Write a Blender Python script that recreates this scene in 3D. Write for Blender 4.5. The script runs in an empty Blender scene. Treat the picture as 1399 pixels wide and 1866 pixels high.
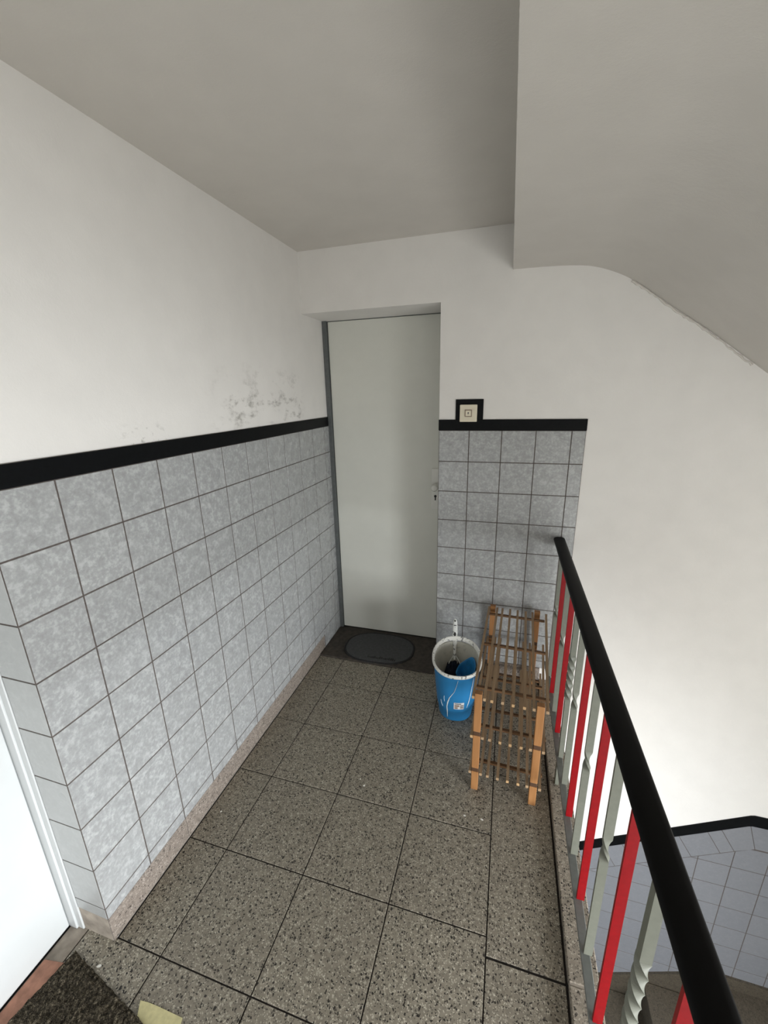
import bpy, bmesh, math, random
from mathutils import Vector, Matrix
random.seed(7)
SC = bpy.context.scene
COL = SC.collection

# ------------------------------------------------------------------ camera
def make_camera():
    yaw, pitch, roll = -0.293994748, -0.281813324, -0.0241253996
    cy, sy, cp, sp = math.cos(yaw), math.sin(yaw), math.cos(pitch), math.sin(pitch)
    f = Vector((sy*cp, cy*cp, sp)); r0 = Vector((cy, -sy, 0)); u0 = r0.cross(f)
    r = math.cos(roll)*r0 + math.sin(roll)*u0
    u = -math.sin(roll)*r0 + math.cos(roll)*u0
    cd = bpy.data.cameras.new('camera'); cd.sensor_fit = 'VERTICAL'; cd.sensor_height = 24
    cd.lens = 746.900043/1866*24; cd.clip_start = 0.02; cd.clip_end = 60
    co = bpy.data.objects.new('camera', cd); COL.objects.link(co)
    M = Matrix((r, u, -f)).transposed().to_4x4(); M.translation = Vector((1.01969610, -2.03686910, 1.53028701))
    co.matrix_world = M
    SC.camera = co
make_camera()

# ------------------------------------------------------------------ light, sky, exposure
SC.view_settings.view_transform = 'Standard'; SC.view_settings.look = 'None'
SC.view_settings.gamma = 1.0; SC.view_settings.use_curve_mapping = False
SC.view_settings.exposure = 0.13
W = bpy.data.worlds.new('overcast_sky'); SC.world = W; W.use_nodes = True
W.node_tree.nodes['Background'].inputs[0].default_value = (0.80, 0.90, 1.0, 1)
W.node_tree.nodes['Background'].inputs[1].default_value = 1.0
def area(name, loc, target, sx, sy, power, col):
    l = bpy.data.lights.new(name, 'AREA'); l.shape = 'RECTANGLE'; l.size = sx; l.size_y = sy
    l.energy = power; l.color = col
    o = bpy.data.objects.new(name, l); COL.objects.link(o); o.location = loc
    d = Vector(target) - Vector(loc)
    o.rotation_euler = d.to_track_quat('-Z', 'Y').to_euler()
    return o
# daylight through the stair window in the right wall (half a storey below the landing)
WIN = dict(y0=-3.4, y1=-2.0, z0=-0.55, z1=0.85, x=3.55)
wy, wz = (WIN['y0']+WIN['y1'])/2, (WIN['z0']+WIN['z1'])/2
SKY = area('stair_window_skylight', (3.30, wy, wz+0.10), (0, wy+0.25, wz+0.10-2.1), 1.38, 1.2, 150, (0.93, 0.965, 1.0))   # sky: slants down into the house
SKY.data.spread = math.radians(125)
area('stair_window_horizon', (3.48, wy, wz), (0, wy+0.25, wz), 1.38, 1.25, 34, (1.0, 0.985, 0.95))                         # housefronts opposite: level light

# ------------------------------------------------------------------ material helpers
def lin(c):
    return tuple((x/255/12.92 if x/255 <= 0.04045 else ((x/255+0.055)/1.055)**2.4) for x in c) + (1.0,)
class NT:
    def __init__(s, name):
        s.m = bpy.data.materials.new(name); s.m.use_nodes = True
        s.t = s.m.node_tree; s.b = s.t.nodes['Principled BSDF']; s.pos = None
    def n(s, kind, **kw):
        nd = s.t.nodes.new(kind)
        for k, v in kw.items():
            if k in nd.inputs.keys() if isinstance(k, str) and k[0].isupper() else False: nd.inputs[k].default_value = v
            else: setattr(nd, k, v)
        return nd
    def l(s, a, b): s.t.links.new(a, b)
    def P(s):
        if s.pos is None: s.pos = s.t.nodes.new('ShaderNodeNewGeometry').outputs['Position']
        return s.pos
    def noise(s, scale, detail=3, rough=0.5, vec=None):
        nd = s.n('ShaderNodeTexNoise'); nd.inputs['Scale'].default_value = scale
        nd.inputs['Detail'].default_value = detail; nd.inputs['Roughness'].default_value = rough
        s.l(vec or s.P(), nd.inputs['Vector']); return nd.outputs['Fac']
    def voro(s, scale, vec=None):
        nd = s.n('ShaderNodeTexVoronoi'); nd.inputs['Scale'].default_value = scale
        s.l(vec or s.P(), nd.inputs['Vector']); return nd
    def ramp(s, fac, stops):
        nd = s.n('ShaderNodeValToRGB'); e = nd.color_ramp.elements
        while len(e) < len(stops): e.new(0.5)
        for i, (p, c) in enumerate(stops):
            e[i].position = p; e[i].color = c if len(c) == 4 else tuple(c)+(1,)
        s.l(fac, nd.inputs[0]); return nd.outputs[0]
    def step(s, fac, a, b, lo=0.0, hi=1.0):
        nd = s.n('ShaderNodeMapRange'); nd.inputs[1].default_value = a; nd.inputs[2].default_value = b
        nd.inputs[3].default_value = lo; nd.inputs[4].default_value = hi; nd.clamp = True
        s.l(fac, nd.inputs[0]); return nd.outputs[0]
    def math(s, op, a, b):
        nd = s.n('ShaderNodeMath'); nd.operation = op
        for i, v in enumerate((a, b)):
            if isinstance(v, (int, float)): nd.inputs[i].default_value = v
            else: s.l(v, nd.inputs[i])
        return nd.outputs[0]
    def mix(s, fac, a, b):
        nd = s.n('ShaderNodeMix'); nd.data_type = 'RGBA'
        for sock, v in ((nd.inputs[0], fac), (nd.inputs[6], a), (nd.inputs[7], b)):
            if isinstance(v, (int, float)): sock.default_value = v
            elif isinstance(v, tuple): sock.default_value = v
            else: s.l(v, sock)
        return nd.outputs[2]
    def xyz(s):
        nd = s.n('ShaderNodeSeparateXYZ'); s.l(s.P(), nd.inputs[0]); return nd.outputs
    def out(s, col, rough=0.5, bump=None, bs=0.2, bd=0.002, spec=0.5, metal=0.0):
        if isinstance(col, tuple): s.b.inputs['Base Color'].default_value = col
        else: s.l(col, s.b.inputs['Base Color'])
        if isinstance(rough, (int, float)): s.b.inputs['Roughness'].default_value = rough
        else: s.l(rough, s.b.inputs['Roughness'])
        s.b.inputs['Specular IOR Level'].default_value = spec; s.b.inputs['Metallic'].default_value = metal
        if bump is not None:
            nd = s.n('ShaderNodeBump'); nd.inputs['Strength'].default_value = bs; nd.inputs['Distance'].default_value = bd
            s.l(bump, nd.inputs['Height']); s.l(nd.outputs[0], s.b.inputs['Normal'])
        return s.m
    def rnd(s):
        return s.n('ShaderNodeObjectInfo').outputs['Random']

def plain(name, c, rough=0.5, nz=60, amt=0.12, bs=0.1, spec=0.5, metal=0.0):
    k = NT(name); base = lin(c); f = k.noise(nz, 4)
    d = tuple(x*(1-amt) for x in base[:3])+(1,); h = tuple(min(1, x*(1+amt)) for x in base[:3])+(1,)
    return k.out(k.ramp(f, [(0.3, d), (0.7, h)]), rough, f, bs, 0.001, spec, metal)

def m_plaster(name, c, marks=False):
    k = NT(name); a = k.noise(9, 3); fine = k.noise(230, 3, 0.6)
    base = lin(c); d = tuple(x*0.96 for x in base[:3])+(1,)
    col = k.ramp(a, [(0.3, d), (0.7, base)])
    if marks:   # grey rub marks low on the wall beside the door
        o = k.xyz()
        st = k.n('ShaderNodeMapping'); st.inputs['Scale'].default_value = (1, 9, 17); k.l(k.P(), st.inputs[0])
        s1 = k.noise(1.0, 5, 0.65, st.outputs[0])
        st2 = k.n('ShaderNodeMapping'); st2.inputs['Scale'].default_value = (1, 34, 46); k.l(k.P(), st2.inputs[0])
        s2 = k.noise(1.0, 3, 0.6, st2.outputs[0])
        my = k.math('MULTIPLY', k.step(o[1], -0.80, -0.6), k.step(o[1], -0.03, -0.10))
        mz = k.math('MULTIPLY', k.step(o[2], 1.67, 1.5), k.step(o[2], 1.40, 1.43))
        f = k.math('MULTIPLY', k.math('MULTIPLY', my, mz), k.step(s1, 0.50, 0.62))
        f = k.math('MULTIPLY', f, k.step(s2, 0.40, 0.60, 0.15, 1.0))
        my2 = k.math('MULTIPLY', k.step(o[1], -1.16, -1.1), k.step(o[1], -0.97, -1.02))
        f2 = k.math('MULTIPLY', k.math('MULTIPLY', my2, k.step(o[2], 1.47, 1.43)), k.step(s2, 0.56, 0.66))
        f = k.math('MAXIMUM', f, k.math('MULTIPLY', f2, 0.8))
        col = k.mix(k.math('MULTIPLY', f, 0.62), col, lin((124, 120, 112)))
    h = k.math('ADD', k.math('MULTIPLY', fine, 0.5), k.math('MULTIPLY', k.noise(60, 2), 0.8))
    return k.out(col, 0.85, h, 0.28, 0.002, 0.25)

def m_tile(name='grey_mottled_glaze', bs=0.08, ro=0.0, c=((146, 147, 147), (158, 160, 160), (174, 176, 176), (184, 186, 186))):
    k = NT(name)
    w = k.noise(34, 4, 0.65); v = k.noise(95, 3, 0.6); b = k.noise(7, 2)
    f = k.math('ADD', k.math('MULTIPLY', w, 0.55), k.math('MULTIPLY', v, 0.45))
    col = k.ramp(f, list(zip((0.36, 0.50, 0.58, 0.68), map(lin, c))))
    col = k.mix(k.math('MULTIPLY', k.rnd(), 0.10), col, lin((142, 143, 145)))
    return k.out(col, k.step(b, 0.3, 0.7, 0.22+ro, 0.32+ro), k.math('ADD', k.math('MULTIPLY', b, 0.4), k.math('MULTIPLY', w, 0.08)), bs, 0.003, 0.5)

def m_terrazzo(name, base, dark, light, dirt=0.0, dk=0.60):
    k = NT(name)
    wp = k.n('ShaderNodeTexNoise'); wp.inputs['Scale'].default_value = 140; wp.inputs['Detail'].default_value = 2; k.l(k.P(), wp.inputs['Vector'])
    ad = k.n('ShaderNodeVectorMath'); ad.operation = 'MULTIPLY_ADD'
    k.l(wp.outputs['Color'], ad.inputs[0]); ad.inputs[1].default_value = (0.011, 0.011, 0.011); k.l(k.P(), ad.inputs[2])
    v1 = k.voro(150, ad.outputs[0]); sp = k.n('ShaderNodeSeparateColor'); k.l(v1.outputs['Color'], sp.inputs[0])
    dist = v1.outputs['Distance']
    size = k.step(sp.outputs[1], 0, 1, 0.26, 0.52)
    inside = k.step(k.math('SUBTRACT', size, dist), 0.0, 0.05)
    dm = k.math('MULTIPLY', inside, k.math('GREATER_THAN', sp.outputs[0], dk))
    lm = k.math('MULTIPLY', inside, k.math('LESS_THAN', sp.outputs[0], 0.22))
    v2 = k.voro(250, ad.outputs[0]); s2 = k.n('ShaderNodeSeparateColor'); k.l(v2.outputs['Color'], s2.inputs[0])
    in2 = k.step(v2.outputs['Distance'], 0.45, 0.35)
    d2 = k.math('MULTIPLY', in2, k.math('GREATER_THAN', s2.outputs[0], 0.80))
    l2 = k.math('MULTIPLY', in2, k.math('LESS_THAN', s2.outputs[0], 0.30))
    big = k.noise(5, 4, 0.6)
    b = lin(base); col = k.ramp(k.noise(60, 3), [(0.3, tuple(x*0.78 for x in b[:3])), (0.7, tuple(x*1.18 for x in b[:3]))])
    col = k.mix(k.math('MULTIPLY', l2, 0.95), col, lin(light))
    col = k.mix(k.math('MULTIPLY', d2, 0.8), col, lin(dark))
    col = k.mix(k.math('MULTIPLY', lm, 0.5), col, lin(light))
    col = k.mix(k.math('MULTIPLY', dm, 0.97), col, lin(dark))
    if dirt:
        col = k.mix(k.math('MULTIPLY', k.step(big, 0.45, 0.75), dirt), col, lin((110, 101, 90)))
    col = k.mix(k.math('MULTIPLY', k.rnd(), 0.14), col, lin((112, 104, 94)))
    return k.out(col, k.step(big, 0.3, 0.7, 0.42, 0.6), k.noise(300, 2), 0.08, 0.001, 0.4)

def m_wood(name, c1, c2, axis=1):
    k = NT(name); mp = k.n('ShaderNodeMapping'); sc = [70, 70, 70]; sc[axis] = 5; mp.inputs['Scale'].default_value = sc
    k.l(k.P(), mp.inputs[0]); f = k.noise(1.0, 5, 0.6, mp.outputs[0])
    col = k.ramp(f, [(0.3, lin(c1)), (0.7, lin(c2))])
    col = k.mix(k.math('MULTIPLY', k.rnd(), 0.2), col, lin(c1))
    return k.out(col, 0.5, f, 0.15, 0.001, 0.4)

M = {}
M['plaster'] = m_plaster('white_plaster', (231, 229, 225))
M['plaster_l'] = m_plaster('white_plaster_scuffed', (231, 229, 225), True)
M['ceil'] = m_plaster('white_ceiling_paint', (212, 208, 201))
M['tile'] = m_tile()
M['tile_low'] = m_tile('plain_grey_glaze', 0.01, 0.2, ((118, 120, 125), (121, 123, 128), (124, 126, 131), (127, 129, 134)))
M['tile_pale'] = m_tile('pale_grey_glaze', 0.02, 0.05, ((170, 172, 171), (174, 176, 175), (178, 180, 179), (182, 184, 183)))
M['grout'] = plain('dark_grout', (86, 79, 75), 0.9, 120, 0.2, 0.3)
M['groutf'] = plain('dirty_floor_grout', (38, 33, 30), 0.9, 120, 0.3, 0.3)
M['terr'] = m_terrazzo('speckled_terrazzo', (140, 133, 119), (16, 14, 13), (206, 199, 182), 0.15)
M['terrp'] = m_terrazzo('pale_terrazzo', (138, 128, 119), (40, 36, 34), (188, 178, 168), 0.0, 0.68)
M['terrk'] = m_terrazzo('kerb_terrazzo', (146, 137, 124), (30, 28, 26), (194, 185, 170), 0.3)
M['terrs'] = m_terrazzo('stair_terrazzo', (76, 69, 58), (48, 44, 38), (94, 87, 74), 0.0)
M['dust'] = plain('dusty_screed', (158, 148, 136), 0.9, 25, 0.3, 0.3)
M['band'] = plain('black_gloss_paint', (9, 11, 13), 0.45, 80, 0.3, 0.15, 0.12)
M['door'] = plain('door_paint', (216, 217, 209), 0.42, 14, 0.015, 0.03)
M['doorw'] = plain('white_door_paint', (200, 203, 203), 0.4, 14, 0.015, 0.03)
M['frame'] = plain('dark_grey_frame_paint', (92, 96, 96), 0.45)
M['gap'] = plain('shadow_gap_rubber', (40, 39, 37), 0.9)
M['white_metal'] = plain('white_lacquer', (222, 222, 216), 0.3, 40, 0.02)
M['key'] = plain('keyhole_dark', (28, 27, 26), 0.6)
M['sill'] = plain('dark_door_sill', (66, 60, 54), 0.8, 40, 0.35, 0.3)
M['rubber'] = plain('dark_rubber', (70, 71, 72), 0.75, 70, 0.2, 0.4)
M['print_and_edge_shade'] = plain('faded_mat_print_and_edge_shade', (36, 36, 37), 0.8, 200, 0.4)  # worn lettering, and the shade painted round the oval mat's edge
M['terracotta'] = plain('terracotta', (172, 126, 106), 0.85, 45, 0.25, 0.3)
M['yellow'] = plain('pale_yellow_card', (206, 198, 150), 0.8, 90, 0.1, 0.2)
M['rail'] = plain('black_handrail_pvc', (4, 4, 4), 0.5, 120, 0.2, 0.05, 0.13)
M['grey'] = plain('grey_green_enamel', (106, 108, 98), 0.45, 90, 0.06, 0.1, 0.3)
M['red'] = plain('red_enamel', (126, 4, 12), 0.45, 90, 0.08, 0.1, 0.25)
M['steel'] = plain('steel_grey_paint', (112, 115, 112), 0.45, 90, 0.08, 0.1)
M['post'] = m_wood('orange_beech', (140, 96, 56), (168, 122, 78), 2)
M['slat'] = m_wood('worn_brown_slat', (144, 118, 90), (176, 150, 118), 1)
M['bar'] = m_wood('brown_crossbar', (92, 66, 44), (124, 92, 62), 0)
M['endgrain'] = plain('pale_end_grain', (176, 144, 104), 0.7, 150, 0.15)
M['darkwood'] = plain('dark_joint_wood', (74, 50, 30), 0.7)
def m_bucket(name, c, chips):
    k = NT(name); o = k.noise(26, 5, 0.7); base = lin(c)
    col = k.ramp(k.noise(8, 3), [(0.3, tuple(x*0.93 for x in base[:3])), (0.7, base)])
    if chips: col = k.mix(k.math('MULTIPLY', k.step(k.noise(75, 4, 0.6), 0.58, 0.62), 0.85), col, lin(chips))
    return k.out(col, 0.38, o, 0.1, 0.001)
M['bblue'] = m_bucket('blue_bucket_plastic', (44, 130, 188), None)
M['bwhite'] = m_bucket('paint_smeared_rim', (248, 248, 242), (84, 86, 86))
M['binside'] = m_bucket('paint_smeared_inside', (214, 212, 200), (190, 190, 180))
M['drip'] = plain('white_paint_drip', (228, 238, 244), 0.4)
M['label'] = plain('paper_label', (230, 230, 230), 0.6, 40, 0.02)
M['print'] = plain('label_print', (70, 70, 74), 0.6)
M['print2'] = plain('label_print_brown', (150, 130, 116), 0.6)
M['hwhite'] = m_bucket('chipped_white_handle', (224, 226, 222), (70, 74, 76))
M['bristle'] = plain('dark_blue_bristle', (16, 26, 44), 0.7, 200, 0.5)
M['cloth'] = plain('blue_rubber', (44, 136, 200), 0.45, 40, 0.15)
M['cream'] = plain('cream_switch_plastic', (222, 214, 192), 0.4, 40, 0.03)
M['flake'] = plain('white_paint_flake', (232, 230, 222), 0.7)
def m_mat():
    k = NT('brown_tufted_pile'); f = k.noise(420, 2, 0.7); g = k.noise(120, 3, 0.7)
    h = k.math('ADD', k.math('MULTIPLY', f, 0.5), k.math('MULTIPLY', g, 0.5))
    return k.out(k.ramp(h, [(0.40, lin((28, 26, 22))), (0.52, lin((70, 64, 54))), (0.66, lin((142, 132, 112)))]), 0.95, h, 0.9, 0.006, 0.1)
M['pile'] = m_mat()
k = NT('window_glass'); k.b.inputs['Transmission Weight'].default_value = 1; k.b.inputs['Roughness'].default_value = 0; M['glass'] = k.m

# ------------------------------------------------------------------ mesh helpers
class MB:
    def __init__(s): s.v = []; s.f = []; s.mi = []
    def box(s, a, b, m=0):
        x0, y0, z0 = a; x1, y1, z1 = b; o = len(s.v)
        s.v += [(x0,y0,z0),(x1,y0,z0),(x1,y1,z0),(x0,y1,z0),(x0,y0,z1),(x1,y0,z1),(x1,y1,z1),(x0,y1,z1)]
        for q in ((0,3,2,1),(4,5,6,7),(0,1,5,4),(1,2,6,5),(2,3,7,6),(3,0,4,7)):
            s.f.append(tuple(o+i for i in q)); s.mi.append(m)
        return s
    def prism(s, poly, to3, d0, d1, m=0, cham=0.0):
        """convex polygon (2D) extruded from depth d0 (back) to d1 (front); to3(u, v, d) -> point"""
        n = len(poly); o = len(s.v)
        rings = [(poly, d0), (poly, d1)]
        if cham: rings = [(poly, d0), (poly, d1-math.copysign(cham, d1-d0)), (inset(poly, cham), d1)]
        rings = [r for r in rings if len(r[0]) == n]
        for pl, d in rings: s.v += [to3(u, v, d) for u, v in pl]
        R = len(rings)
        for r in range(R-1):
            for i in range(n):
                j = (i+1) % n; s.f.append((o+r*n+i, o+r*n+j, o+(r+1)*n+j, o+(r+1)*n+i)); s.mi.append(m)
        s.f.append(tuple(o+(R-1)*n+i for i in range(n))); s.mi.append(m)
        s.f.append(tuple(o+i for i in reversed(range(n)))); s.mi.append(m)
        return s
    def loft(s, rings, m=0, closed=True, cap0=True, cap1=True):
        o = len(s.v); n = len(rings[0])
        for r in rings: s.v += [tuple(p) for p in r]
        for r in range(len(rings)-1):
            for i in range(n if closed else n-1):
                j = (i+1) % n; s.f.append((o+r*n+i, o+r*n+j, o+(r+1)*n+j, o+(r+1)*n+i)); s.mi.append(m)
        if cap0: s.f.append(tuple(o+i for i in reversed(range(n)))); s.mi.append(m)
        if cap1: s.f.append(tuple(o+(len(rings)-1)*n+i for i in range(n))); s.mi.append(m)
        return s
    def tube(s, pts, r, n=8, m=0):
        pts = [Vector(p) for p in pts]; rings = []
        for i, p in enumerate(pts):
            t = (pts[min(i+1, len(pts)-1)] - pts[max(i-1, 0)]).normalized()
            a = t.cross(Vector((0, 0, 1)) if abs(t.z) < 0.9 else Vector((1, 0, 0))).normalized(); b = t.cross(a)
            rr = r[i] if isinstance(r, (list, tuple)) else r
            rings.append([p + a*math.cos(2*math.pi*k/n)*rr + b*math.sin(2*math.pi*k/n)*rr for k in range(n)])
        return s.loft(rings, m)
    def mesh(s, name, mats, smooth=False):
        me = bpy.data.meshes.new(name); me.from_pydata(s.v, [], s.f)
        for mt in (mats if isinstance(mats, (list, tuple)) else [mats]): me.materials.append(mt)
        me.polygons.foreach_set('material_index', s.mi)
        bm = bmesh.new(); bm.from_mesh(me); bmesh.ops.recalc_face_normals(bm, faces=bm.faces); bm.to_mesh(me); bm.free()
        if smooth:
            me.polygons.foreach_set('use_smooth', [True]*len(me.polygons))
            try: me.set_sharp_from_angle(angle=math.radians(40))
            except Exception: pass
        me.update(); return me
def inset(poly, d):
    """shrink a convex polygon (counter-clockwise) by d"""
    q = poly
    n = len(poly)
    for i in range(n):
        (x0, y0), (x1, y1) = poly[i], poly[(i+1) % n]; L = math.hypot(x1-x0, y1-y0)
        if L < 1e-9: continue
        nx, ny = -(y1-y0)/L, (x1-x0)/L
        q = clip(q, nx, ny, nx*x0+ny*y0+d)
        if len(q) < 3: return []
    return q
def clip(poly, nx, ny, c):
    """keep nx*x + ny*y >= c"""
    out = []
    for i in range(len(poly)):
        a, b = poly[i], poly[(i+1) % len(poly)]; da = nx*a[0]+ny*a[1]-c; db = nx*b[0]+ny*b[1]-c
        if da >= 0: out.append(a)
        if (da > 0 > db) or (da < 0 < db):
            t = da/(da-db); out.append((a[0]+t*(b[0]-a[0]), a[1]+t*(b[1]-a[1])))
    res = []
    for p in out:
        if not res or math.hypot(p[0]-res[-1][0], p[1]-res[-1][1]) > 1e-6: res.append(p)
    if len(res) > 1 and math.hypot(res[0][0]-res[-1][0], res[0][1]-res[-1][1]) < 1e-6: res.pop()
    return res
def link(name, me, parent=None, loc=(0, 0, 0), rot=(0, 0, 0)):
    o = bpy.data.objects.new(name, me); COL.objects.link(o); o.location = loc; o.rotation_euler = rot
    if parent is not None: o.parent = parent
    return o
def struct(o, label=None, cat=None):
    o['kind'] = 'structure'
    if label: o['label'] = label
    if cat: o['category'] = cat
    return o
def tag(o, label, cat, group=None):
    o['label'] = label; o['category'] = cat
    if group: o['group'] = group
    return o
def empty(name, loc=(0, 0, 0), rz=0):
    o = bpy.data.objects.new(name, None); COL.objects.link(o); o.location = loc; o.rotation_euler = (0, 0, rz)
    o.empty_display_size = 0.1; return o
def bevel(o, w=0.002, seg=2):
    md = o.modifiers.new('bevel', 'BEVEL'); md.width = w; md.segments = seg; md.limit_method = 'ANGLE'; md.angle_limit = math.radians(40); return o

# ------------------------------------------------------------------ the shell
T = 0.152
ZT_L, ZT_B = 1.3528, 1.3490            # top of the tile fields
CEIL = 2.195
wl = MB()
wl.box((-0.30, -1.494, -0.25), (-0.005, 0.42, 2.45), 0)
wl.box((-0.30, -2.50, 1.96), (-0.005, -1.494, 2.45), 0)
wl.box((-0.30, -3.7, -0.25), (-0.005, -2.50, 2.45), 0)
wall_left = struct(link('wall_left', wl.mesh('wall_left', M['plaster_l'])), 'white plastered wall above a half-height field of grey mottled tiles', 'wall')

wb = MB()
wb.box((-0.005, 0.005, 1.921), (0.695, 0.42, 2.45))                 # lintel over the door recess
wb.box((0.695, 0.005, -2.9), (3.80, 0.42, 2.75))                    # right of the door and down the stairwell
wb.box((-0.005, 0.30, -0.25), (0.695, 0.42, 1.921))                 # behind the door
wall_back = struct(link('wall_back', wb.mesh('wall_back', M['plaster'])), 'white plastered wall around the flush door, running down into the stairwell', 'wall')

wn = MB(); wn.box((-0.30, -3.85, -2.9), (3.80, -3.7, 2.75))
struct(link('wall_near', wn.mesh('wall_near', M['plaster'])), 'white plastered stairwell wall behind the viewpoint', 'wall')
wr = MB()
X0, X1 = 3.55, 3.80
wr.box((X0, -3.7, -2.9), (X1, WIN['y0'], 2.75)); wr.box((X0, WIN['y1'], -2.9), (X1, 0.005, 2.75))
wr.box((X0, WIN['y0'], -2.9), (X1, WIN['y1'], WIN['z0'])); wr.box((X0, WIN['y0'], WIN['z1']), (X1, WIN['y1'], 2.75))
struct(link('wall_right', wr.mesh('wall_right', M['plaster'])), 'white stairwell wall with the stair window', 'wall')
wf = MB()
for a, b in (((3.61, WIN['y0'], WIN['z0']), (3.67, WIN['y0']+.06, WIN['z1'])), ((3.61, WIN['y1']-.06, WIN['z0']), (3.67, WIN['y1'], WIN['z1'])),
             ((3.61, WIN['y0']+.06, WIN['z0']), (3.67, WIN['y1']-.06, WIN['z0']+.06)), ((3.61, WIN['y0']+.06, WIN['z1']-.06), (3.67, WIN['y1']-.06, WIN['z1'])),
             ((3.61, -2.68, WIN['z0']+.06), (3.67, -2.62, WIN['z1']-.06))): wf.box(a, b)
window = struct(link('window_1', wf.mesh('window_frame', M['doorw'])), 'white framed two-light stair window', 'window')
gl = MB(); gl.box((3.635, WIN['y0']+.06, WIN['z0']+.06), (3.641, -2.68, WIN['z1']-.06)); link('pane', gl.mesh('pane', M['glass']), window)
gl = MB(); gl.box((3.635, -2.62, WIN['z0']+.06), (3.641, WIN['y1']-.06, WIN['z1']-.06)); link('pane', gl.mesh('pane', M['glass']), window)

c = MB(); c.box((-0.30, -3.7, CEIL), (1.0, 0.005, CEIL+0.25))
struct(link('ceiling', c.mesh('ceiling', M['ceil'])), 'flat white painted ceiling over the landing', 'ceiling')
# underside of the stair flight above: a profile in x-z run along y
ctrl = [(1.002, 2.024), (1.08, 2.023), (1.16, 2.021), (1.24, 2.016), (1.311, 2.006), (1.385, 1.982), (1.456, 1.948), (1.53, 1.899), (1.604, 1.844), (1.69, 1.785), (1.772, 1.727), (1.977, 1.571), (2.2, 1.401), (2.45, 1.22), (2.62, 1.13), (3.55, 1.12)]
prof = []
for i in range(len(ctrl)-1):
    p = [Vector(ctrl[max(0, min(len(ctrl)-1, j))]) for j in (i-1, i, i+1, i+2)]
    if i == len(ctrl)-2: prof.append(ctrl[i]); continue
    for s_ in range(4):
        t = s_/4
        q = 0.5*((2*p[1]) + (p[2]-p[0])*t + (2*p[0]-5*p[1]+4*p[2]-p[3])*t*t + (3*p[1]-p[0]-3*p[2]+p[3])*t*t*t)
        prof.append((q.x, q.y))
prof.append(ctrl[-1])
ring = prof + [(3.55, 2.75), (1.002, 2.75)]
sf = MB(); sf.loft([[(x, -3.7, z) for x, z in ring], [(x, 0.005, z) for x, z in ring]])
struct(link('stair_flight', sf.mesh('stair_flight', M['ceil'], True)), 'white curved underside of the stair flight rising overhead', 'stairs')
# crumbled plaster seam where the flight meets the back wall
sm = MB()
pts = []
for i in range(46):
    t = i/45; x = 1.46 + t*0.46
    z = next((a[1] + (b[1]-a[1])*(x-a[0])/(b[0]-a[0])) for a, b in zip(prof, prof[1:]) if a[0] <= x <= b[0])
    pts.append((x, 0.003, z - 0.004 - random.uniform(0, 0.006)*(1 + (t > .7))))
sm.tube(pts, [random.uniform(0.002, 0.006) for _ in pts], 6)
link('plaster_seam', sm.mesh('plaster_seam', M['ceil'], True), wall_back)

# ------------------------------------------------------------------ wall tiles
left3 = lambda u, v, d: (-d, u, v)            # u=y, v=z, depth d positive into the wall
back3 = lambda u, v, d: (u, d, v)
rev3 = lambda u, v, d: (u, -1.499+d, v)
def tile_field(parent, to3, us, vs, limit=None, name='wall_tile', d0=0.0045, mat=None, gap=0.0021):
    cache = {}
    for i in range(len(us)-1):
        for j in range(len(vs)-1):
            u0, u1, v0, v1 = us[i], us[i+1], vs[j], vs[j+1]
            if u1-u0 < 0.004 or v1-v0 < 0.004: continue
            poly = [(u0, v0), (u1, v0), (u1, v1), (u0, v1)]
            for (a, b, cc) in (limit or []): 
                poly = clip(poly, a, b, cc) if len(poly) > 2 else []
            if len(poly) < 3: continue
            q = inset(poly, gap)
            if len(q) < 3: continue
            full = len(poly) == 4 and abs((u1-u0)-T) < 1e-4 and abs((v1-v0)-T) < 1e-4
            base = to3(0, 0, 0)
            o0 = Vector(to3(u0, v0, 0)) - Vector(base)
            if full and 'f' in cache and not limit: me = cache['f']
            else:
                qq = [(a-u0, b-v0) for a, b in q]
                me = MB().prism(qq, to3, d0, 0.0, 0, 0.0004).mesh('wall_tile', mat or M['tile'])
                if full and not limit: cache['f'] = me
            link(name, me, parent, o0)
ysL = [-1.49844 + T*k for k in range(12)] + [0.252]
ysL[0] = -1.499
ysL = [y for y in ysL if y < 0.24] + [0.252]
zsL = [ZT_L - T*k for k in range(9)]                  # down to 0.137
zs_up = sorted(zsL)
g = MB(); g.box((-0.005, -1.4985, 0.0935), (-0.0009, 0.0, ZT_L)); g.box((-0.005, 0.0, 0.009), (-0.0009, 0.252, ZT_L))
link('grout_bed', g.mesh('grout_bed', M['grout']), wall_left)
tile_field(wall_left, left3, ysL, zs_up, d0=0.0008)
tile_field(wall_left, left3, [y for y in ysL if y < -0.1] + [0.0], [0.0935, 0.1368], d0=0.0008)      # cut strips above the skirting
tile_field(wall_left, left3, [0.0, 0.0216, 0.1736, 0.252], [0.009, 0.1368], d0=0.0008)                  # whole tiles beside the door
g = MB(); g.box((-0.116, -1.4981, 0.094), (-0.0010, -1.494, ZT_L)); link('grout_bed', g.mesh('grout_bed', M['grout']), wall_left)
tile_field(wall_left, rev3, [-0.116, -0.0006], [0.094] + zs_up, d0=0.0008, mat=M['tile_pale'])

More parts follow.
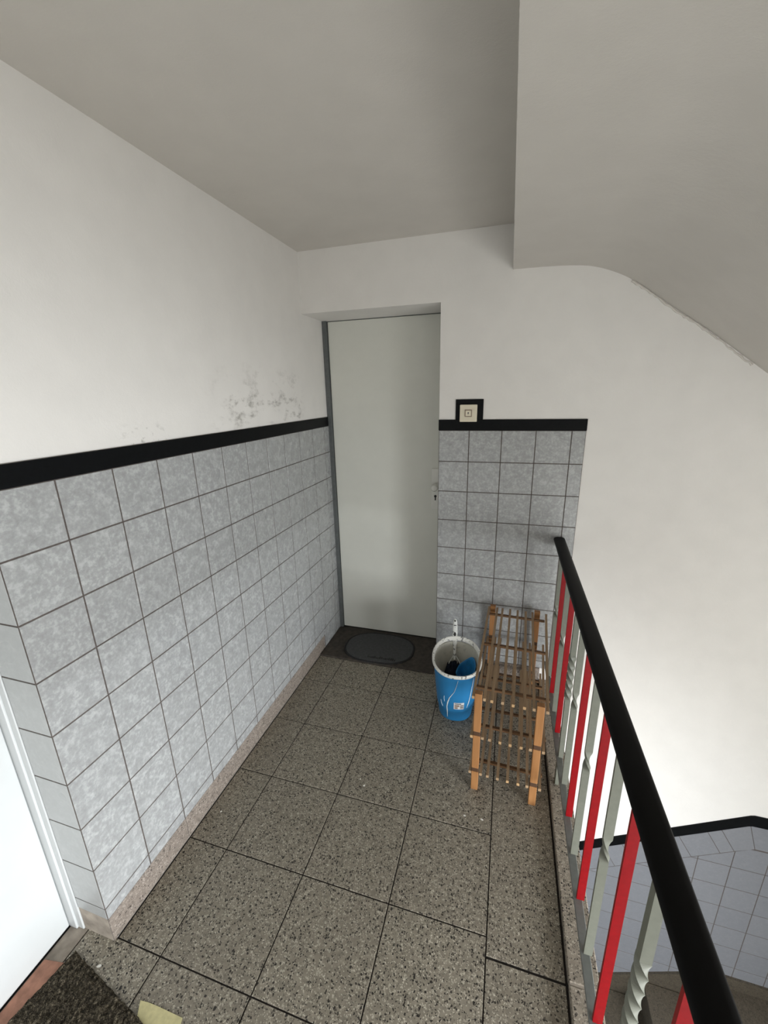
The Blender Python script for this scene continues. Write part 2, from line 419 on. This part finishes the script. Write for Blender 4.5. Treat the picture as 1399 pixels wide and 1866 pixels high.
xsB = [0.695] + [0.7921 + 0 * T]                                  # placeholder, set below
xb0 = 1.01970 - (1.01970 - 0.84122) * 1.0                        # first full joint on the back wall
xsB = [0.695, xb0, xb0+T, xb0+2*T, xb0+3*T, 1.356]
zsB = sorted([ZT_B - T*k for k in range(9)])
g = MB(); g.box((0.695, 0.0009, 0.09), (1.3555, 0.005, ZT_B)); link('grout_bed', g.mesh('grout_bed', M['grout']), wall_back)
tile_field(wall_back, back3, xsB, zsB, d0=0.0008)
tile_field(wall_back, back3, xsB, [0.09, zsB[0]], d0=0.0008)

# tiles of the stairwell wall below, cut along the slope of the stair
SL = 0.6173
bl = lambda x: -0.655 + SL*(min(x, 2.337)-2.337)
row_l = (0.08, -0.1265)                                               # perpendicular step of the raked row
g = MB()
g.prism([(1.25, -2.75), (3.55, -2.75), (3.55, -0.657), (2.337, -0.657), (1.25, bl(1.25)-.002)], back3, 0.005, 0.0009)
link('grout_bed', g.mesh('grout_bed', M['grout']), wall_back)
ang = math.atan(SL); ca, sa = math.cos(ang), math.sin(ang)
def rake(s_, t): return (2.337 + ca*s_ + sa*t, -0.655 + sa*s_ - ca*t)    # s along the band, t below it
cuts = [-1.2, -1.06, -0.908, -0.756, -0.648, -0.496, -0.344, -0.201, -0.134, 0.0]
def one_tile(poly, to3=back3):
    q = inset(poly, 0.0015)
    if len(q) > 2:
        u0, v0 = q[0]
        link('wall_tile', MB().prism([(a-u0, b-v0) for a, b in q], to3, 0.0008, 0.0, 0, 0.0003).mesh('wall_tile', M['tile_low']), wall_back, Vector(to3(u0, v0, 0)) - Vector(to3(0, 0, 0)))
for a, b in zip(cuts, cuts[1:]):
    if b == 0.0: one_tile([rake(a, 0.148), (2.383, -0.805), (2.337, -0.655), rake(a, 0)])
    else: one_tile([rake(a, 0.148), rake(b, 0.148), rake(b, 0), rake(a, 0)])
one_tile([(2.383, -0.805), (2.457, -0.805), (2.457, -0.655), (2.337, -0.655)])
for k_ in range(8): one_tile([(2.457+T*k_, -0.805), (min(3.55, 2.457+T*(k_+1)), -0.805), (min(3.55, 2.457+T*(k_+1)), -0.655), (2.457+T*k_, -0.655)])
r0 = rake(0, 0.148); nx, ny = sa, -ca
lim = [(nx, ny, nx*r0[0]+ny*r0[1]), (0, -1, 0.805)]
xs = [2.153 + T*k for k in range(-6, 10)] + [3.55]
zs = sorted([-0.963+T] + [-0.963 - 0.1515*k for k in range(0, 12)])
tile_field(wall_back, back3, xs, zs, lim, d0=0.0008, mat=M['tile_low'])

# black painted bands
tb = MB(); tb.box((-0.005, -1.4995, ZT_L), (0.0015, 0.237, 1.4045)); tb.box((-0.116, -1.5005, ZT_L), (-0.005, -1.494, 1.4045))
bevel(struct(link('trim_1', tb.mesh('trim_1', M['band'])), 'black band capping the tiles on the long wall beside the landing', 'trim'), .0008, 1)
tb = MB(); tb.box((0.693, -0.0015, ZT_B), (1.357, 0.005, 1.400)); tb.box((0.774, -0.0005, 1.400), (0.903, 0.005, 1.494))
bevel(struct(link('trim_2', tb.mesh('trim_2', M['band'])), 'black band with a square step around the push button', 'trim'), .0008, 1)
tb = MB()
hz = 0.066
tb.loft([[(1.25, d, bl(1.25)), (1.25, d, bl(1.25)+hz+.006)] [::1] + [] for d in (0,)] and
        [[(x, 0.005, bl(x)), (x, -0.002, bl(x)), (x, -0.002, bl(x)+hz), (x, 0.005, bl(x)+hz)] for x in (1.25, 1.6, 2.0, 2.328, 2.345, 2.7, 3.55)])
struct(link('trim_3', tb.mesh('trim_3', M['band'])), 'black band rising with the lower stair and turning level', 'trim')

# ------------------------------------------------------------------ skirtings
bb = struct(empty('baseboard_left', (0, 0, 0)), 'pale speckled terrazzo skirting under the long tiled wall', 'baseboard')
ys = [-1.497, -1.19, -0.745, -0.30, -0.003]
for a, b in zip(ys, ys[1:]):
    bevel(link('skirting_piece', MB().box((-0.0049, a+.001, 0.0005), (-0.0036 + random.uniform(-.0004, .0004), b-.001, 0.0905)).mesh('skirting_piece', M['terrp']), bb), .001, 1)
link('skirting_piece', MB().box((-0.116, -1.4972, 0.0005), (-0.0052, -1.4942, 0.093)).mesh('skirting_piece', M['dust']), bb)
link('joint_filler', MB().box((-0.0049, -1.497, 0.0004), (-0.0043, -0.003, 0.0900)).mesh('joint_filler', M['grout']), bb)
bb = struct(empty('baseboard_back', (0, 0, 0)), 'pale speckled terrazzo skirting behind the slatted rack', 'baseboard')
for a, b in ((0.696, 0.99), (0.99, 1.257)):
    bevel(link('skirting_piece', MB().box((a+.001, -0.0035, 0.0005), (b-.001, 0.0049, 0.0885)).mesh('skirting_piece', M['terrp']), bb), .001, 1)
bb = struct(empty('baseboard_stairwell', (0, 0, 0)), 'dark stepped skirting along the lower stair', 'baseboard')
rk = lambda x: -2.092 + 0.593*(x-1.859)
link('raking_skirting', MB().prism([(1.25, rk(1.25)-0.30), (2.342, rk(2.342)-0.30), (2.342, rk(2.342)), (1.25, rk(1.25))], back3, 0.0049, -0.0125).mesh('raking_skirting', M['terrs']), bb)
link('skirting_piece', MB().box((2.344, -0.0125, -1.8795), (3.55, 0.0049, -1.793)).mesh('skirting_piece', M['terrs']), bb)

# ------------------------------------------------------------------ floor
fl = MB(); fl.box((-0.30, -3.7, -0.25), (1.258, -0.082, -0.0035), 0); fl.box((0.0, -0.082, -0.25), (1.258, 0.0049, -0.0035), 0); fl.box((-0.004, -0.082, -0.25), (0.694, 0.30, -0.0035), 0)
floor = struct(link('floor', fl.mesh('floor', M['groutf'])), 'landing floor of speckled grey terrazzo tiles with dark joints', 'floor')
px, py, fx, fy = 0.29694, 0.29749, 0.15356, -0.29738
xsF = [fx + px*k for k in range(4)]
ysF = sorted([fy + py] + [fy - py*k for k in range(0, 12)])
ysF[0] = -3.7; ysF[-1] = 0.0
full = None
def floor_tile(x0, x1, y0, y1):
    global full
    dz = random.uniform(-0.0007, 0.0003)
    w, h = x1-x0, y1-y0
    key = abs(w-px) < 1e-4 and abs(h-py) < 1e-4
    if key and full: me = full
    else:
        gp = 0.0019
        me = MB().prism([(gp, gp), (w-gp, gp), (w-gp, h-gp), (gp, h-gp)], lambda u, v, d: (u, v, -d), 0.0034, 0.0, 0, 0.001).mesh('floor_tile', M['terr'])
        if key: full = me
    link('floor_tile', me, floor, (x0, y0, dz))
for j in range(len(ysF)-1):
    y0, y1 = ysF[j], ysF[j+1]
    for i in range(3): floor_tile(xsF[i], xsF[i+1], y0, y1 if y1 < -0.01 else (-0.082 if xsF[i+1] < 0.7 else -0.001))
    if y0 >= -1.50: floor_tile(-0.001, xsF[0], y0, y1 if y1 < -0.01 else -0.082)
    else: floor_tile(-0.105, xsF[0], y0, y1)
ysR = [-3.7, -3.04, -2.44, -1.84, -1.236, -0.636, -0.001]
for a, b in zip(ysR, ysR[1:]): floor_tile(xsF[3], 1.2545, a + (0.001 if abs(a+1.236) < .01 else 0), b - (0.0015 if abs(b+1.236) < .01 else 0))
link('dusty_strip', MB().box((-0.165, -2.48, -0.0034), (-0.1065, -1.4955, -0.001)).mesh('dusty_strip', M['dust']), floor)
# terrazzo kerb along the stairwell edge
kb = struct(empty('floor_kerb', (0, 0, 0)), 'raised speckled terrazzo kerb along the stairwell edge under the railing', 'kerb')
for a, b in ((-3.7, -1.243), (-1.238, 0.002)):
    bevel(link('kerb_piece', MB().box((1.259, a, -0.25), (1.336, b, 0.020)).mesh('kerb_piece', M['terrk']), kb), .003, 2)
link('mortar_joint', MB().box((1.2605, -1.244, -0.24), (1.3345, -1.237, 0.0185)).mesh('mortar_joint', M['dust']), kb)
ls = MB(); ls.box((-0.30, -3.7, -0.42), (1.33, 0.0, -0.252)); struct(link('landing_slab', ls.mesh('landing_slab', M['plaster'])), 'white concrete slab edge under the landing', 'slab')
# lower stair seen through the railing
st = struct(empty('staircase', (0, 0, 0)), 'worn brown terrazzo steps climbing along the tiled stairwell wall', 'stairs')
for a, b, z in ((1.13, 1.435, -2.585), (1.43, 1.735, -2.405), (1.73, 2.035, -2.23), (2.03, 2.34, -2.05)):
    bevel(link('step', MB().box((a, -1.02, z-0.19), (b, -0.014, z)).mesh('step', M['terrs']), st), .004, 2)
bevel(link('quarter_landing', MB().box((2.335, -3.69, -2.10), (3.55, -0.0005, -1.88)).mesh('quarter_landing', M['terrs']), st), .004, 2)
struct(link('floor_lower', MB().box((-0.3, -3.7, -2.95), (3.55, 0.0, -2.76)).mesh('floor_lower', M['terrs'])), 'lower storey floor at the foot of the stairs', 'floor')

# ------------------------------------------------------------------ doors
d1 = struct(empty('door_1', (0.0, 0.255, 0.0)), 'flush pale grey door recessed at the end of the landing', 'door')
bevel(link('leaf', MB().box((0.024, 0.0, 0.012), (0.78, 0.04, 1.917)).mesh('leaf', M['door']), d1), .002, 2)
fr = MB(); fr.box((-0.004, -0.016, 0.009), (0.021, 0.044, 1.936)); fr.box((0.021, 0.004, 1.9185), (0.78, 0.044, 1.928))
link('door_frame', fr.mesh('door_frame', M['frame']), d1)
lp = bevel(link('lock_plate', MB().box((0.617, -0.008, 0.877), (0.661, 0.0, 1.113)).mesh('lock_plate', M['white_metal']), d1), .002, 2)
kn = MB(); rings = []
for yy, r in ((-0.009, 0.010), (-0.026, 0.009), (-0.030, 0.017), (-0.040, 0.022), (-0.052, 0.022), (-0.062, 0.016), (-0.065, 0.006)):
    rings.append([(0.641 + r*math.cos(a*math.pi/10), yy, 1.012 + r*math.sin(a*math.pi/10)) for a in range(20)])
kn.loft(rings); link('knob', kn.mesh('knob', M['white_metal'], True), lp)
kh = MB(); kh.loft([[(0.640 + 0.0075*math.cos(a*math.pi/8), yy, 0.953 + 0.0075*math.sin(a*math.pi/8)) for a in range(16)] for yy in (-0.0100, -0.0081)])
kh.box((0.6365, -0.0100, 0.929), (0.6435, -0.0081, 0.95)); link('keyhole', kh.mesh('keyhole', M['key']), lp)

d2 = struct(empty('door_2', (-0.165, -1.5, 0.0)), 'white door at the near corner, set back in its tiled reveal', 'door')
bevel(link('leaf', MB().box((-0.04, -0.93, 0.006), (0.0, -0.0075, 1.95)).mesh('leaf', M['doorw']), d2), .003, 2)
jm = MB(); jm.box((-0.06, -0.006, 0.0), (0.026, 0.0055, 1.96)); jm.box((0.0262, -0.001, 0.0), (0.047, 0.0055, 1.96)); jm.box((-0.06, -0.99, 0.0), (0.049, -0.935, 1.96))
bevel(link('door_frame', jm.mesh('door_frame', M['doorw']), d2), .002, 2)

# dark sill in the door recess
sl = MB(); sl.box((-0.0005, -0.0815, -0.0034), (0.694, 0.254, 0.0075))
sill = bevel(struct(link('door_sill', sl.mesh('door_sill', M['sill'])), 'dark worn sill slab in the recess before the flush door', 'sill'), .002, 2)

# ------------------------------------------------------------------ mats and scraps
def oval_mat():
    r = empty('oval_doormat', (0.331, 0.071, 0.0077), math.radians(2))
    def ring(s_, z, dx=0): 
        out = []
        for k_ in range(64):
            t = 2*math.pi*k_/64; c_, s2 = math.cos(t), math.sin(t); e = 2/2.5
            out.append((math.copysign(abs(c_)**e, c_)*(0.219-s_), math.copysign(abs(s2)**e, s2)*(0.153-s_), z))
        return out
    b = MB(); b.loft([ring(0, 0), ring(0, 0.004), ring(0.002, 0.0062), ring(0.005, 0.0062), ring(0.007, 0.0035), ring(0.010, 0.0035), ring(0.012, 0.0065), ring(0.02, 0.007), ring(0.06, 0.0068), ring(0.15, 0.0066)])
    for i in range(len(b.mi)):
        if i < 5*64: b.mi[i] = 1  # dark outer ring: shadow gap around the mat painted into its colour
    link('mat_base', b.mesh('mat_base', [M['rubber'], M['print_and_edge_shade']], True), r)
    w = MB(); rr = random.Random(3); x = -0.045
    for k_ in range(16):      # worn printed lettering, no longer readable in the photograph
        wd = rr.uniform(0.005, 0.010); h0 = rr.uniform(0.006, 0.018)
        w.box((x, -0.112-rr.uniform(0, .006), 0.0066), (x+wd, -0.112+h0, 0.0073)); x += wd + rr.uniform(.001, .004)
    link('worn_print', w.mesh('worn_print', M['print_and_edge_shade']), r)
    tag(r, 'oval dark rubber doormat on the sill before the flush door', 'doormat')
oval_mat()
def brown_mat():
    rz = math.atan2(-0.059, 0.305)
    r = empty('brown_doormat', (-0.0895, -1.548, 0.0), rz)
    nx_, ny_ = 84, 60; w, h = 0.60, 0.40; rr = random.Random(5); b = MB(); o = {}
    for j in range(ny_+1):
        for i in range(nx_+1):
            ed = min(i, nx_-i, j, ny_-j)
            jit = 0.002 if ed else 0.0012
            o[i, j] = len(b.v); b.v.append((w*i/nx_ + rr.uniform(-jit, jit), -h*j/ny_ + rr.uniform(-jit, jit), (0.011 if ed > 0 else 0.007) + rr.uniform(-.003, .003)))
    for j in range(ny_):
        for i in range(nx_): b.f.append((o[i, j], o[i, j+1], o[i+1, j+1], o[i+1, j])); b.mi.append(0)
    link('pile', b.mesh('pile', M['pile']), r)
    link('backing', MB().box((0.002, -h+.002, 0.0002), (w-.002, -.002, 0.0055)).mesh('backing', M['rubber']), r)
    tag(r, 'dark brown tufted doormat lying askew before the near white door', 'doormat')
brown_mat()
ts = MB()
ts.prism([(-0.165, -2.35), (-0.103, -2.35), (-0.098, -1.575), (-0.160, -1.585)], lambda u, v, d: (u, v, d), -0.001, 0.004)
bevel(struct(link('trim_4', ts.mesh('trim_4', M['terracotta'])), 'worn terracotta strip along the foot of the near white door', 'trim'), .001, 1)
yl = MB(); yl.prism([(0.174, -1.575), (0.191, -1.602), (0.215, -1.700), (0.330, -1.660), (0.312, -1.590), (0.305, -1.5705), (0.224, -1.571), (0.196, -1.5722)], lambda u, v, d: (u, v, d), 0.0006, 0.0022)
tag(link('yellow_card', yl.mesh('yellow_card', M['yellow'])), 'pale yellow card sticking out from under the brown doormat', 'card')
for x, y, s_, lab in ((0.517, -0.808, .004, 'smaller white paint chip of the close pair in the middle of the landing floor'),
                      (0.542, -0.832, .006, 'larger white paint chip of the close pair in the middle of the landing floor'),
                      (0.946, -0.847, .006, 'white paint chip just in front of the left front leg of the shoe rack'),
                      (1.01, -0.846, .007, 'white paint chip in front of the shoe rack, between its two front legs'),
                      (0.047, -1.08, .005, 'white paint chip beside the pale skirting of the long tiled wall'),
                      (0.004, -1.552, .008, 'narrow white paint chip beside the edge of the brown doormat')):
    rr = random.Random(int(x*1000)); n = 6
    b = MB(); b.prism([(s_*math.cos(2*math.pi*k_/n)*rr.uniform(.6, 1), .6*s_*math.sin(2*math.pi*k_/n)*rr.uniform(.6, 1)) for k_ in range(n)], lambda u, v, d: (u, v, d), 0.0003, 0.0018)
    tag(link('paint_chip', b.mesh('paint_chip', M['flake']), None, (x, y, 0), (0, 0, rr.uniform(0, 3))), lab, 'paint chip', 'paint chips on the landing floor')

# ------------------------------------------------------------------ railing
RX = 1.2885
rl = empty('stair_railing', (RX, 0, 0.02))
def rel(p): return (p[0]-RX, p[1], p[2]-0.02)
def rect_ring(hx, hy, ang, z):
    c_, s_ = math.cos(ang), math.sin(ang)
    return [(c_*a-s_*b, s_*a+c_*b, z) for a, b in ((-hx, -hy), (hx, -hy), (hx, hy), (-hx, hy))]
ZB, ZTp = 0.160, 0.795
def straight():
    return MB().loft([rect_ring(.0098, .004, 0, z-0.02) for z in (ZB, ZTp)])
def twist1():
    r = [rect_ring(.0098, .004, 0, ZB-.02)]
    for k_ in range(17): r.append(rect_ring(.0098, .004, -math.pi*k_/16, 0.482 + 0.075*k_/16 - .02))
    r.append(rect_ring(.0098, .004, math.pi, ZTp-.02)); return MB().loft(r)
def rope():
    r = [rect_ring(.0085, .0085, 0, ZB-.02)]
    N = 72
    for k_ in range(N+1): r.append(rect_ring(.0092, .0092, -math.pi*2.5*k_/N, 0.425 + 0.19*k_/N - .02))
    r.append(rect_ring(.0085, .0085, -math.pi*2.5, ZTp-.02)); return MB().loft(r)
me_red = straight().mesh('red_baluster', M['red'])
me_tw = twist1().mesh('twisted_baluster', M['grey'], True)
me_rp = rope().mesh('rope_baluster', M['grey'])
kinds = {4: 'S', 11: 'S', 18: 'S', 1: 'R', 3: 'R', 6: 'R', 8: 'R', 10: 'R', 12: 'R', 14: 'R', 16: 'R'}
NB = 20
for i in range(NB):
    k_ = kinds.get(i, 'G'); y = -0.15 - 0.1215*i
    o = link('baluster', {'R': me_red, 'S': me_rp, 'G': me_tw}[k_], rl, (0, y, 0))
    o['label'] = {'R': 'red painted flat bar baluster', 'S': 'grey-green square baluster with a long rope twist', 'G': 'grey-green flat bar baluster with a single twist'}[k_]
bevel(link('bottom_rail', MB().box((-0.0165, -2.6, 0.130), (0.0055, -0.03, 0.1395)).mesh('bottom_rail', M['steel']), rl), .001, 1)
bevel(link('top_bar', MB().box((-0.014, -2.6, 0.7755), (0.014, -0.02, 0.792)).mesh('top_bar', M['steel']), rl), .001, 1)
for y in (-0.63, -1.85): bevel(link('rail_foot', MB().box((-0.010, y-.012, 0.0003), (0.004, y+.012, 0.1295)).mesh('rail_foot', M['grey']), rl), .001, 1)
prof_h = [(-0.010, 0), (-0.019, 0.007), (-0.0250, 0.0145), (-0.0258, 0.0185), (-0.0245, 0.0235), (-0.0205, 0.0275), (-0.012, 0.0295), (0.0, 0.0300), (0.012, 0.0295), (0.0205, 0.0275), (0.0245, 0.0235), (0.0258, 0.0185), (0.0250, 0.0145), (0.019, 0.007), (0.010, 0)]
hr = MB(); hr.loft([[(a*sc, y, 0.7925 + b*(0.75+0.25*sc) + (1-sc)*.006) for a, b in prof_h] for y, sc in ((-0.005, 0.93), (-0.006, 0.98), (-0.009, 1), (-1.3, 1), (-2.62, 1))])
link('handrail', hr.mesh('handrail', M['rail'], True), rl)
tag(rl, 'red and grey-green iron stair railing with a thick black handrail', 'railing')

# ------------------------------------------------------------------ slatted shoe rack
def rack():
    front = Vector((1.080, -0.735)); back = Vector((1.107, -0.035))
    ang = -math.atan2(back.x-front.x, back.y-front.y)
    L = (back-front).length
    r = empty('shoe_rack', (front.x, front.y, 0), ang)
    H = 0.455
    for u in (-0.1085, 0.1085):
        for v0 in (0.0, L-0.024):
            b = MB(); z = 0.0
            for z0, z1 in ((0.0, 0.090), (0.108, 0.264), (0.283, H)):
                b.box((u-.0135, v0, z0), (u+.0135, v0+.024, z1), 0)
                if z0 > 0: b.box((u-.0130, v0+.0012, z), (u+.0130, v0+.023, z0), 1)
                z = z1
            bevel(link('post', b.mesh('post', [M['post'], M['darkwood']]), r), .002, 2)
    us = [-0.1275, -0.0865, -0.060, -0.022, 0.015, 0.054, 0.0865, 0.1275]
    sl_ = MB().box((-.005, 0.0, -.006), (.005, L-.004, .006), 0)
    me_p = sl_.mesh('slat', [M['slat']])
    sl_.box((-.005, -0.0012, -.006), (.005, 0.0, .006), 1)
    me_e = sl_.mesh('slat', [M['slat'], M['endgrain']])
    pale = {0.436: (2, 4, 5), 0.258: (3, 4, 5, 0), 0.083: (4, 5)}
    bar = MB().box((-.130, -.006, -.0045), (.143, .006, .0045)).mesh('crossbar', M['bar'])
    bar_in = MB().box((-.094, -.007, -.0045), (.094, .007, .0045)).mesh('crossbar', M['bar'])
    for zt in (0.436, 0.258, 0.083):
        for q_, u in enumerate(us):
            sk = (q_ == 7)     # the outermost slat on the railing side splays outwards
            o = link('slat', me_e if q_ in pale[zt] else me_p, r, (u + (.004 if sk else 0), 0.0005, zt + random.uniform(-.0008, .0008)), (0, 0, -0.028 if sk else 0))
        for v in (0.078, 0.375, L-0.050): link('crossbar', bar, r, (0, v, zt-.0107))
    tag(r, 'narrow three-tier slatted wooden shoe rack against the tiled wall', 'shoe rack')
rack()

# ------------------------------------------------------------------ bucket and what is in it
BX, BY = 0.844, -0.292
def ell(z, ax, ay, cy=0.0, n=56, ph=0.12, sq=2.25):
    out = []
    for k_ in range(n):
        t = 2*math.pi*k_/n; c_, s_ = math.cos(t), math.sin(t); e = 2/sq
        x, y = math.copysign(abs(c_)**e, c_)*ax, math.copysign(abs(s_)**e, s_)*ay
        out.append((x*math.cos(ph)-y*math.sin(ph), x*math.sin(ph)+y*math.cos(ph)+cy, z))
    return out
def bucket():
    r = empty('bucket', (BX, BY, 0), 0)
    H = 0.282
    prm = lambda t: (0.081 + 0.031*t, 0.098 + 0.050*t, -0.006 + 0.014*t)       # radii and centre shift up the height
    rings = []
    for t, dr in ((0, -.004), (0.012, 0), (0.20, 0.001), (0.215, 0.004), (0.25, 0.004), (0.45, 0.004), (0.7, 0.003), (0.93, 0.002), (0.965, 0.002)):
        a, b, cc = prm(t); rings.append(ell(H*t + .0006, a+dr, b+dr, cc))
    for t, dr in ((0.965, -.003), (0.5, -.003), (0.06, -.003)):
        a, b, cc = prm(t); rings.append(ell(H*t, a+dr, b+dr, cc))
    n_out = 9; b_ = MB(); b_.loft(rings)
    n = len(rings[0])
    for i in range(len(b_.mi)):
        if (n_out-1)*n <= i < (len(rings)-1)*n or i == len(b_.mi)-1: b_.mi[i] = 1
    link('body', b_.mesh('bucket_body', [M['bblue'], M['binside']], True), r)
    rm = []
    for z, dr in ((0.270, 0.0025), (0.270, 0.006), (0.274, 0.0085), (0.283, 0.0085), (0.287, 0.006), (0.288, 0.002), (0.285, -0.002), (0.272, -0.0040)):
        a, b, cc = prm(z/H); rg = ell(z, a+dr, b+dr, cc)
        rm.append([(x, y, zz + 0.010*max(0.0, (y/0.15))**2) for x, y, zz in rg])
    rm.append(rm[0])
    link('rim', MB().loft(rm, 0, True, False, False).mesh('bucket_rim', M['bwhite'], True), r)
    # runs of white paint down the outside
    def surf(az, z, off=0.0006):
        t = z/H; a, b, cc = prm(t); dr = 0.001 if t < 0.21 else 0.004
        rg = ell(z, a+dr+off, b+dr+off, cc, 360); return Vector(rg[int(az) % 360])
    for line, w in (([(272, .262), (270, .23), (266, .19), (255, .150), (250, .120), (247, .09), (248, .06), (247, .022)], [2, 2, 2.5, 4, 6, 5, 5, 2]),
                    ([(310, .262), (309, .23), (308, .19), (307, .15), (304, .115), (300, .088)], [2.5, 3.5, 4, 4.5, 5.5, 2]),
                    ([(240, .15), (239, .132), (240, .115)], [1.5, 2, 1.5]), ([(226, .11), (228, .09), (233, .078)], [2, 3.5, 2])):
        rg = []
        for (az, z), wd in zip(line, w):
            p = surf(az, z); q = surf(az+3, z); tg = (q-p).normalized(); nn = Vector((tg.y, -tg.x, 0)); wd *= 0.0005
            rg.append([p - tg*wd, p + nn*.0012, p + tg*wd, p - nn*.0004])
        link('paint_run', MB().loft(rg).mesh('paint_run', M['drip'], True), r)
    def patch(az0, az1, z0, z1, off):
        b2 = MB(); A = [surf(az0 + (az1-az0)*k_/4, z0, off) for k_ in range(5)]; B = [surf(az0 + (az1-az0)*k_/4, z1, off) for k_ in range(5)]
        A2 = [surf(az0 + (az1-az0)*k_/4, z0, off-.0005) for k_ in range(5)]; B2 = [surf(az0 + (az1-az0)*k_/4, z1, off-.0005) for k_ in range(5)]
        rg = [[A[i], B[i], B2[i], A2[i]] for i in range(5)]; return b2.loft(rg)
    lb = link('price_label', patch(266, 290, 0.085, 0.125, .0012).mesh('price_label', M['label']), r)
    pr = MB()
    for k_ in range(5):
        q = patch(280, 289, 0.090+.005*k_, 0.0925+.005*k_, .0019); o = len(pr.v); pr.v += q.v; pr.f += [tuple(o+i for i in f_) for f_ in q.f]; pr.mi += q.mi
    for a0, a1, z0, z1, mi in ((268, 274, .089, .099, 1), (268, 278, .102, .112, 1), (268, 282, .117, .121, 0)):
        q = patch(a0, a1, z0, z1, .0019); o = len(pr.v); pr.v += q.v; pr.f += [tuple(o+i for i in f_) for f_ in q.f]; pr.mi += [mi]*len(q.mi)
    link('label_print', pr.mesh('label_print', [M['print'], M['print2']]), lb)
    tag(r, 'blue plastic bucket with a white paint-smeared rim and barcode label', 'bucket')
bucket()
def brush():
    tip = Vector((0.809, -0.0830, 0.372)); low = Vector((0.824, -0.196, 0.190))
    r = empty('hand_brush', low)
    d = tip-low
    def ring(t, w, th):
        p = d*t; up = d.normalized(); side = Vector((1, 0, 0)); side = (side - up*side.dot(up)).normalized(); nn = up.cross(side)
        return [p + side*w*math.cos(a*math.pi/6) + nn*th*math.sin(a*math.pi/6) for a in range(12)]
    h = MB(); h.loft([ring(t, w, th) for t, w, th in ((0.05, .006, .004), (0.35, .008, .004), (0.42, .011, .0045), (0.6, .0135, .005), (0.8, .0125, .005), (0.93, .0105, .0045), (0.985, .0075, .0035), (1.0, .002, .002))])
    link('handle', h.mesh('brush_handle', M['hwhite'], True), r)
    up = d.normalized(); side = Vector((1, 0, 0)); side = (side - up*side.dot(up)).normalized(); nn = up.cross(side)
    if nn.y > 0: nn = -nn
    for t, rr_, sx, nm in ((0.945, .0042, 1, 'hanging_hole'), (0.84, .0040, 1.7, 'paint_chip_mark'), (0.63, .0075, .75, 'paint_chip_mark')):
        c0 = d*t; hb = MB(); hb.loft([[c0 + (side*math.cos(a*math.pi/6)*sx + up*math.sin(a*math.pi/6)/sx)*rr_ + nn*o for a in range(12)] for o in (.0020, .0056)])
        link(nm, hb.mesh(nm, M['key']), r)
    wire = MB()
    for s_ in (-1, 1): wire.tube([d*0.20, d*0.12 + side*s_*.008, side*s_*.022 + d*0.02, side*s_*.030 - d*0.06], .0025, 8)
    link('fork', wire.mesh('brush_fork', M['hwhite'], True), r)
    br = MB(); rr_ = random.Random(9)
    head = [Vector((x, y, z)) for x, y, z in ()]
    for k_ in range(60):
        a = rr_.uniform(-.036, .024); e = rr_.uniform(-.016, .016)
        p0 = side*a + Vector((0, e, -0.005 - .012*abs(a)/.045)); p1 = p0 + Vector((rr_.uniform(-.012, .012) + a*.25, -.02+rr_.uniform(-.02, .01), -.055))
        br.tube([p0, p1], .0035, 5)
    o = link('bristles', br.mesh('bristles', M['bristle']), r)
    tag(r, 'white-handled brush with dark bristles standing in the blue bucket', 'brush')
brush()
def cloth():
    r = empty('blue_cloth', (0.892, -0.262, 0.02))
    b = MB(); N, K = 26, 12; rr = random.Random(4)
    # a curled sheet: open scoop whose rim rises at the back and right, hollow towards the camera
    rings = []
    for j in range(K+1):
        t = j/K; ring_ = []
        for i in range(N+1):
            s_ = i/N; a = math.radians(-60 + 250*s_)
            rad = 0.026 + 0.026*t + 0.004*math.sin(9*s_+3*t)
            top = 0.165 + 0.055*math.sin(math.pi*min(1, s_*1.15))**1.3 + 0.006*math.sin(17*s_)
            ring_.append((rad*math.cos(a)*0.95 - 0.005*t, rad*math.sin(a)*1.0, 0.03 + (top-0.03)*t))
        rings.append(ring_)
    b.loft(rings, 0, False, False, False)
    rings2 = []
    for j in range(6):
        t = j/5; rings2.append([(-0.028 - 0.042*t + .004*math.sin(5*s_*.3), -0.045 + 0.09*s_/10, 0.125 - 0.055*t + 0.012*math.sin(s_*1.1+t*3)) for s_ in range(11)])
    b.loft(rings2, 0, False, False, False)
    o = link('sheet', b.mesh('sheet', M['cloth'], True), r)
    md = o.modifiers.new('thick', 'SOLIDIFY'); md.thickness = 0.003; md.offset = 0
    tag(r, 'bright blue rubbery cloth curled up in the bucket beside the brush', 'cloth')
cloth()

# ------------------------------------------------------------------ push button by the door
sw = empty('push_button', (0.8350, -0.0008, 1.430))
bevel(link('cover_plate', MB().box((-0.0405, -0.009, -0.040), (0.0405, 0.0, 0.040)).mesh('cover_plate', M['cream']), sw), .003, 2)
ro = MB()
for a, b in (((-.0165, -.0125, -.0165), (.0165, -.0092, -.0135)), ((-.0165, -.0125, .0135), (.0165, -.0092, .0165)), ((-.0165, -.0125, -.0135), (-.0135, -.0092, .0135)), ((.0135, -.0125, -.0135), (.0165, -.0092, .0135))): ro.box(a, b)
link('button_surround', ro.mesh('button_surround', M['print2']), sw)
bt = bevel(link('button', MB().box((-0.0130, -0.0135, -0.0130), (0.0130, -0.0092, 0.0130)).mesh('button', M['cream']), sw), .002, 2)
sy_ = MB()   # small light-bulb / key mark in the middle of the button
sy_.loft([[(.0034*math.cos(a*math.pi/8), yy, .002 + .0034*math.sin(a*math.pi/8)) for a in range(16)] for yy in (-.0143, -.0136)])
sy_.box((-.0012, -.0143, -.0055), (.0012, -.0136, -.0012)); link('button_mark', sy_.mesh('button_mark', M['print']), bt)
tag(sw, 'square cream push button in the black square beside the door recess', 'push button')
